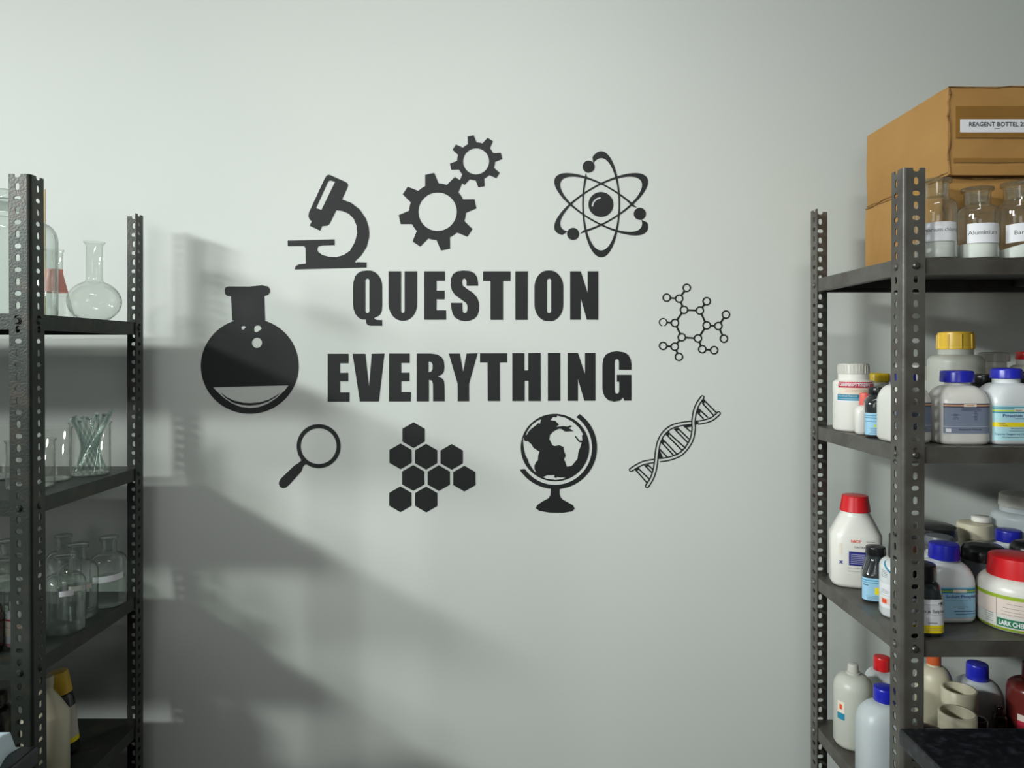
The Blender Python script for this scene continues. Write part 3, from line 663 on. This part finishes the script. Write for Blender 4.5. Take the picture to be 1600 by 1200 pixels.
bottle('plastic_jar', 'big white jar with red cap and green label, LARK CHEM, at the right edge', 1590, 1.288, Z, body_prof(.0625, .092, .042, .004, sh=.024, br=.010), WHITE, (.0465, .035), RED, cat='jar', capz=.086, taper=.95,
       items=[R(-.09, .09, .004, .060, 'pinkish'), R(-.09, .09, .0575, .0635, 'lime', k=1), R(-.09, .09, .004, .0085, 'lime', k=1), R(-.024, -.0235, .0085, .0575, 'grey', k=2), R(-.0225, .075, .0110, .0245, 'green', k=1.4), T('LARK CHEM', -.0200, .0138, .0108, 'white', bold=.03, wx=.70, k=3)]
             + lines(-.014, .03, .050, 2, .007, c='grey', seed=2)+lines(-.018, .03, .037, 2, .005, c='grey', seed=3)+lines(-.045, -.028, .029, 5, .0035, c='print', seed=4), rz=-.72)
bottle('plastic_jar', 'jar with a wide flat black lid, behind the front post, third shelf rear', 1449, 1.50, Z, body_prof(.052, .108, .044, .010, sh=.014), BROWNB, (.054, .026), BLACKP, cat='jar', capz=.1)
bottle('plastic_bottle', 'bottle with a shrink-wrapped grey cap, just behind the Phosphate bottle', 1467, 1.415, Z, body_prof(.034, .102, .022, .010, sh=.02), COOL, (.0275, .024), SHRINK, capz=.100, capstyle='skirt')
bottle('plastic_jar', 'cream jar with a wide cream lid and small disc on it, third shelf rear', 1523, 1.53, Z, body_prof(.033, .098, .030, .010, sh=.014), CREAM, (.034, .030), CREAM, cat='jar', capz=.093)
bottle('lid', 'small white disc lid lying on the wide cream jar lid', 1533, 1.53, Z+.1249, [(0, .0165), (.001, .018), (.010, .018), (.0112, .0165)], WHITE, cat='lid', bodyname='lid_disc')
bottle('plastic_jar', 'grey jar with a wide glossy black lid, left of the LARK CHEM jar', 1537, 1.393, Z, body_prof(.0370, .098, .034, .010, sh=.018), SHRINK, (.038, .028), BLACKP, cat='jar', capz=.086, capstyle='dome')
bottle('plastic_jar', 'large translucent jar with a grey lid, rear right corner of the third shelf', 1597, 1.525, Z, body_prof(.0555, .158, .040, .010, sh=.014), TRANSB, (.042, .026), OFFW, cat='jar', capz=.158)
bottle('plastic_bottle', 'white bottle with a blue cap in front of the large translucent jar', 1576, 1.447, Z, body_prof(.033, .108, .020, .008, n=3, sh=.026), COOL, (.0235, .022), BLUE, capz=.106)
bottle('dark_bottle', 'dark bottle with a navy black cap, behind the LARK CHEM jar', 1606, 1.373, Z, body_prof(.032, .098, .024, .010, sh=.02), DARKB, (.030, .032), BLACKP, capz=.092, capstyle='dome')

# ---- right rack, fourth shelf
Z = S4
bottle('plastic_bottle', 'uncapped translucent bottle of cloudy liquid, leftmost on the lowest right shelf', 1333, 1.49, Z, body_prof(.0375, .148, .0135, .004, sh=.030, br=.010), TRANS, (.0115, .017), OFFW, capz=.146, taper=.85,
       items=[R(-.036, -.020, .060, .096, 'cream'), R(-.036, -.020, .060, .073, 'teal', k=1), R(-.031, -.025, .080, .090, 'orange', k=1)])
bottle('plastic_bottle', 'white bottle with a red cap, behind the uncapped translucent bottle', 1378, 1.545, Z, body_prof(.036, .134, .016, .006, sh=.034), COOL, (.0165, .027), RED, capz=.128)
def jug(px, Y, zs, label, m, cm):
    pr = body_prof(.049, .155, .016, .008, ry=.038, n=3, sh=.040, br=.010)
    o = bottle('plastic_jug', label, px, Y, zs, pr, m, (.0205, .024), cm, cat='jug', capz=.150, rz=-.1)
    hb = MB()
    pts = [(.012, -.008, .150), (.030, -.012, .146), (.041, -.014, .132), (.044, -.016, .112)]
    for a, b in zip(pts, pts[1:]): hb.tube(a, b, .0065, 10)
    hb.build('handle', m, o, smooth=60)
    return o
jug(1383, 1.362, Z, 'translucent jug with a blue cap, left of the front post, lowest shelf', TRANSB, BLUE)
bottle('plastic_bottle', 'cream bottle with an orange-brown cap, right beside the front post, lowest shelf', 1459, 1.49, Z, body_prof(.034, .166, .0125, .006, sh=.034, br=.010), CREAM, (.0135, .026), ORANGE, capz=.164)
bottle('plastic_bottle', 'white bottle with a large blue cap, behind the cream rings, lowest shelf', 1527, 1.50, Z, body_prof(.046, .135, .018, .006, n=2.8, sh=.036), COOL, (.0205, .031), BLUE, capz=.129)
bottle('plastic_bottle', 'dark red bottle with a red cap, cut by the right picture edge', 1612, 1.43, Z, body_prof(.042, .164, .014, .006, sh=.020), MAROON, (.0165, .03), MAROONC, capz=.160,
       items=[R(-.03, .03, .05, .10, 'pinkish'), R(-.03, .03, .052, .088, 'red', k=1)])
bottle('plastic_bottle', 'brown bottle standing between the blue-capped and dark red bottles', 1562, 1.43, Z, body_prof(.012, .098, .008, .006, n=4, sh=.008), BROWNB, (.009, .01), BROWNB, capz=.096)
def open_jar(px, Y, zs, r, h, label, m, wall=.004):
    o = empty('open_jar', place(px, Y, zs), label, 'jar', 'empty open jars on the lowest right shelf')
    lathe([(0, r*.9), (.003, r*.95), (h*.7, r*.95), (h*.74, r), (h-.001, r), (h, r-.001), (h, r-wall), (h-.002, r-wall-.0006), (h*.3, r-wall-.001), (h*.28, r*.3)], close_top=True).build('jar_wall', m, o, smooth=50)
    return o
open_jar(1499, 1.41, Z, .031, .150, 'open cream jar, empty, the rear one of the cream pair', CREAM)
open_jar(1496, 1.325, Z, .031, .146, 'open cream jar, empty, the front one of the cream pair', CREAM)
open_jar(1528, 1.352, Z, .016, .120, 'dark brown open jar wedged beside the cream pair', BROWNB)
bottle('plastic_jar', 'jar with a round black lid, right beside the post just above the worktop', 1449, 1.27, Z, body_prof(.031, .130, .028, .010, sh=.01), BLACKP, (.0325, .022), BLACKP, cat='jar', capz=.122, capstyle='dome')
bottle('plastic_jar', 'jar with a small white lid peeping above the worktop edge', 1545, 1.29, Z, body_prof(.015, .112, .013, .008, sh=.008), WHITE, (.0155, .014), WHITE, cat='jar', capz=.108)

# ---- left rack glassware
def shell(prof, name, parent, m=None, t=.0015):
    """open glass wall with an inner face"""
    pr = list(prof)+[(prof[-1][0], prof[-1][1]-t)]
    return lathe(pr, close_top=False).build(name, m or GLASS, parent, smooth=50)
Z = T1
o = empty('glass_jar', place(8, 1.375, Z), 'large thick glass jar on the top left shelf, cut by the picture edge', 'glass jar')
pr = [(0, .088), (.002, .096), (.006, .099), (.150, .099)]+[(.150+.035*sin(radians(a)), .070+.029*cos(radians(a))) for a in range(15, 91, 15)]+[(.192, .062), (.205, .062), (.211, .066), (.213, .063)]
pr = [(z*.965, r*.86) for z, r in pr]
shell(pr, 'glass_body', o, THICK)
lathe([(.2062, .058), (.210, .060), (.213, .058), (.216, .035), (.218, .011), (.226, .009), (.234, .013), (.238, .009)]).build('glass_lid', THICK, o, smooth=50)
label_mesh(pr, [R(-.004, .016, .112, .130, 'grey')], o)
ST = MB(); px_, py_, pz_ = W(67.5, 296, 1.535)
ST.box(-.0042, .0042, -.0015, .0015, 0, pz_-(ZE+T1))
tag(ST.build('wooden_stick', WOOD, None, (px_, 1.535, ZE+T1+.0003)), 'thin pale wooden stick standing upright behind the left rack post', 'stick')
def flask(px, Y, label, prof, name, band=None):
    o = empty(name, place(px, Y, T1), label, 'flask')
    shell(prof, 'glass_body', o)
    if band:
        z0, z1 = band; q = []
        for i in range(9):
            z = z0+(z1-z0)*i/8; q.append((z, at_z(prof, z)[0]+.0004))
        lathe(q, close_top=False, close_bot=False).build('pink_band', PINK, o, smooth=50)
    return o
flask(84.5, 1.50, 'conical flask with a pink band, partly behind the left rack post', [(0, .031), (.002, .036), (.006, .0365), (.092, .0160), (.098, .0155), (.136, .0155), (.141, .018), (.143, .0175)], 'conical_flask', (.056, .103))
fr = [(0, .020), (.0015, .026)]
for a in range(-58, 74, 6): fr.append((.0405+.0405*sin(radians(a))*1.0, .0485*cos(radians(a))))
fr = [p for p in fr if p[0] >= 0.0015 or p[1] < .027]
fr = [(0, .018), (.0012, .026)]+[(.0395+.0415*sin(radians(a)), .0485*cos(radians(a))) for a in range(-64, 70, 6)]
fr += [(.0805, .0155), (.086, .0145), (.150, .0148), (.1535, .017), (.156, .0195), (.157, .019)]
fr = [(z*1.089, r*1.089) for z, r in fr]
flask(147.5, 1.585, 'round-bodied clear flask with a long neck, rightmost on the top left shelf', fr, 'round_flask')
Z = T2
def beaker(px, Y, r, h, label, marks=None, m=None):
    o = empty('beaker', place(px, Y, T2), label, 'beaker', 'beakers on the second left shelf')
    pr = [(0, r-.004), (.001, r-.001), (.004, r), (h-.004, r), (h-.0015, r+.0022), (h, r+.0028)]
    shell(pr, 'glass_body', o, m or BEAKER, .002)
    lathe([(.0008, r-.003), (.003, r-.003)]).build('glass_base', THICK, o, smooth=40)
    if marks: label_mesh(pr, marks, o, 'label')
    return o
beaker(141, 1.535, .038, .108, 'beaker crammed with slanting glass rods, rightmost on the second left shelf')
beaker(80, 1.463, .0352, .104, 'wide empty beaker just left of the one full of glass rods')
beaker(48, 1.385, .0395, .089, 'low wide beaker standing behind the left rack front post')
beaker(-6, 1.49, .046, .106, 'large beaker with a white printed panel, cut by the left edge', [R(-.002, .022, .020, .040, 'white')])
rx_, ry_ = place(141, 1.535, 0)[:2]
for i in range(15):
    ph = 2*pi*i/15; tw = radians(118); r0 = .0305
    bx, by = r0*cos(ph), r0*sin(ph); tx, ty = r0*cos(ph+tw), r0*sin(ph+tw)
    h = .112+.0035*((i*7) % 3)+max(0, tx)*.42; k = (h-.006)/(.108-.006)
    p = (bx, by, .0065); q = (bx+(tx-bx)*k, by+(ty-by)*k, h)
    mb = MB(); mb.tube(p, q, .0025, 12)
    d = [(q[j]-p[j])/.12 for j in range(3)]
    mb.tube(tuple(q[j]-d[j]*.001 for j in range(3)), tuple(q[j]+d[j]*.002 for j in range(3)), .0042, 12)
    ro = mb.build('glass_rod', RODG, None, (rx_, ry_, ZE+T2), smooth=50)
    tag(ro, 'greenish glass rod with flattened end, slanting in the beaker of rods', 'glass rod', 'glass rods in the beaker')
Z = T3
G2 = 'clear reagent bottles on the third left shelf'
reagent(170, 1.565, Z, .0355, .141, 'clear liquid bottle with a white label band, rightmost on the third left shelf', .056, WATER, G2,
        [R(-.030, .034, .054, .068, 'grey', tilt=.09), R(-.030, .034, .0545, .0675, 'white', k=1, tilt=.09)], top=.42, gm=THICK)
reagent(122, 1.492, Z, .0365, .144, 'clear liquid bottle in the middle of the third left shelf trio', .058, WATER, G2, top=.42, gm=THICK, items=[R(-.012, .030, .060, .070, 'paleprint')])
reagent(101, 1.415, Z, .0360, .142, 'clear liquid bottle standing frontmost, right beside the left rack post', .062, WATER, G2, top=.42, gm=THICK, items=[R(-.004, .020, .074, .084, 'white')])
reagent(99, 1.59, Z, .034, .138, 'clear bottle in the rear, behind the front one by the left post', .05, WATER, G2, top=.42)
reagent(12, 1.53, Z, .036, .142, 'clear bottle seen left of the left rack post, at the rear', .05, WATER, G2, top=.42)
reagent(2, 1.44, Z, .034, .125, 'clear bottle at the left picture edge, in front of the rear one', .05, WATER, G2, top=.42)
bottle('amber_bottle', 'amber bottle with a red cap at the left picture edge, third shelf', -27, 1.315, Z, body_prof(.033, .098, .014, .008, sh=.03), BROWNB, (.0215, .030), RED, capz=.088)
bottle('plastic_bottle', 'slim white bottle with red-striped label, left of the left rack post', 22, 1.335, Z, body_prof(.0125, .074, .006, .008, sh=.012), COOL, (.007, .012), WHITE, capz=.070,
       items=[R(-.018, .018, .004, .052, 'cream'), R(-.018, .018, .050, .053, 'red', k=1), R(-.018, .018, .038, .0388, 'red', k=1), R(-.018, .018, .004, .009, 'red', k=1)])
Z = T4
bottle('plastic_bottle', 'tall cream plastic bottle on the lowest left shelf, beside the post', 71, 1.40, Z, body_prof(.0405, .185, .013, .012, sh=.046, br=.010, style='cone'), CREAM, (.014, .018), CREAM, capz=.182)
bottle('dark_bottle', 'dark bottle with a yellow cap, leaning, behind the tall cream bottle', 106, 1.505, Z+.0024, body_prof(.0235, .128, .017, .008, sh=.018), DARKB, (.0215, .044), YELLOW, capz=.122, tilt=(0, radians(-6), 0), capstyle='plain', taper=.86,
       items=[R(.004, .034, .022, .094, 'paleprint'), R(.004, .034, .022, .032, 'yellow', k=1)])
bottle('dark_bottle', 'round black bottle at the left picture edge on the lowest shelf', -13, 1.37, Z, body_prof(.040, .165, .022, .008, sh=.05), BLACKP, (.025, .02), BLACKP, capz=.162)

# ---- worktops in front of the racks
def worktop(x0, x1, y0, y1, label, cabs, name='worktop'):
    mb = MB().box(x0, x1, y0, y1, .872, .9)
    tag(mb.build(name, GRANITE, bevel=.004), label, 'worktop')
    for i, (a, b, lb) in enumerate(cabs):
        o = empty('base_cabinet', ((a+b)/2, (y0+y1)/2, 0), lb, 'cabinet')
        w = (b-a)/2-.001; d = (y1-y0)/2-.02
        MB().box(-w, w, -d, d, .08, .8715).build('cabinet_body', CABINET, o)
        MB().box(-w+.03, w-.03, -d+.03, d-.03, 0, .08).build('plinth', CABINET, o)
        for s in (-1, 1):
            dr = MB().box(min(0, s*w)+.002, max(0, s*w)-.002, -d-.018, -d, .10, .86).build('door', CABINET, o)
            hm = MB(); hm.tube((s*.03, -d-.04, .68), (s*.03, -d-.04, .80), .005); hm.tube((s*.03, -d-.04, .69), (s*.03, -d-.017, .69), .004); hm.tube((s*.03, -d-.04, .79), (s*.03, -d-.017, .79), .004)
            hm.build('handle', BOLT, dr, smooth=50)
worktop(.619, 1.64, .62, 1.180, 'black speckled granite worktop in the lower right corner', [(.65, 1.15, 'dark cabinet under the left half of the right granite worktop'), (1.15, 1.62, 'dark cabinet under the right half of the right granite worktop')])
worktop(-1.72, -.724, .60, 1.126, 'black granite worktop in the lower left corner', [(-1.24, -.744, 'dark cabinet under the right half of the left granite worktop'), (-1.70, -1.24, 'dark cabinet under the left half of the left granite worktop')])
cl = MB(); n = 14; vs = []; fs = []
for j in range(n+1):
    for i in range(n+1):
        u, v = i/n, j/n; e = min(u, 1-u, v, 1-v); vs.append((-.09+.13*u+.006*sin(6*v), -.05+.09*v, .0005+.026*min(1, e*16)+(.003*sin(9*u+2)*sin(7*v) if e > .1 else 0)))
for j in range(n):
    for i in range(n): a = j*(n+1)+i; fs.append((a, a+1, a+n+2, a+n+1))
cl.add(vs, fs); cl.add([(x, y, 0) for x, y, z in vs], [f[::-1] for f in fs])
tag(cl.build('folded_cloth', CLOTH, None, (-.786, 1.08, .9), smooth=70), 'pale blue folded cloth on the lower left worktop, by the picture edge', 'cloth')

# ------------------------------------------------------------------ light
def area(name, loc, rot, sx, sy, en, col=(1, 1, 1), spread=180):
    l = bpy.data.lights.new(name, 'AREA'); l.shape = 'RECTANGLE'; l.size = sx; l.size_y = sy; l.energy = en; l.color = col; l.spread = radians(spread)
    o = bpy.data.objects.new(name, l); COL.objects.link(o); o.location = loc; o.rotation_euler = rot
    return o
def aim(d):
    from mathutils import Vector
    return Vector(d).to_track_quat('-Z', 'Y').to_euler()
area('tube_lamp_left', (-3.8, -.45, ZE+1.36), aim((4.0, 2.1, -1.6)), .7, .2, 27, (.95, 1, .975), 80)
area('tube_lamp_left_front', (-3.8, -1.9, ZE+1.36), aim((3.9, 3.5, -1.6)), .9, .3, 15.5, (.95, 1, .975), 52)
area('bounce_fill_right', (3.2, -.1, ZE+.9), aim((-2.6, 1.2, -.6)), 1.6, 1.0, 1.5, (1, .97, .94))  # added fill standing in for warm bounce from the right, not a window
area('front_fill', (-.6, -2.7, ZE+.35), aim((.3, 4.4, 1.2)), 1.2, 1.2, 7, (.97, 1, .99), 80)  # added fill behind the camera that lifts shade under the shelves, not a doorway
area('overhead_fill', (0, .1, RZ-.02), aim((0, 1.6, -1.5)), 1.2, .2, 5, (1, 1, .98), 70)  # invented overhead fill, brightens the middle of the wall; stands for no known lamp
w = bpy.data.worlds.new('world'); SC.world = w; w.use_nodes = True
w.node_tree.nodes['Background'].inputs['Color'].default_value = (.9, .95, 1, 1); w.node_tree.nodes['Background'].inputs['Strength'].default_value = .09

# ------------------------------------------------------------------ camera
cd = bpy.data.cameras.new('camera'); cam = bpy.data.objects.new('camera', cd); COL.objects.link(cam)
cam.location = (0, 0, ZE); cam.rotation_euler = (pi/2, 0, 0)
cd.sensor_fit = 'HORIZONTAL'; cd.sensor_width = 36; cd.lens = F/1600*36; cd.shift_y = -48/1600; cd.clip_start = .02
SC.camera = cam
SC.view_settings.view_transform = 'Standard'; SC.view_settings.look = 'None'; SC.view_settings.exposure = -.07; SC.view_settings.gamma = 1
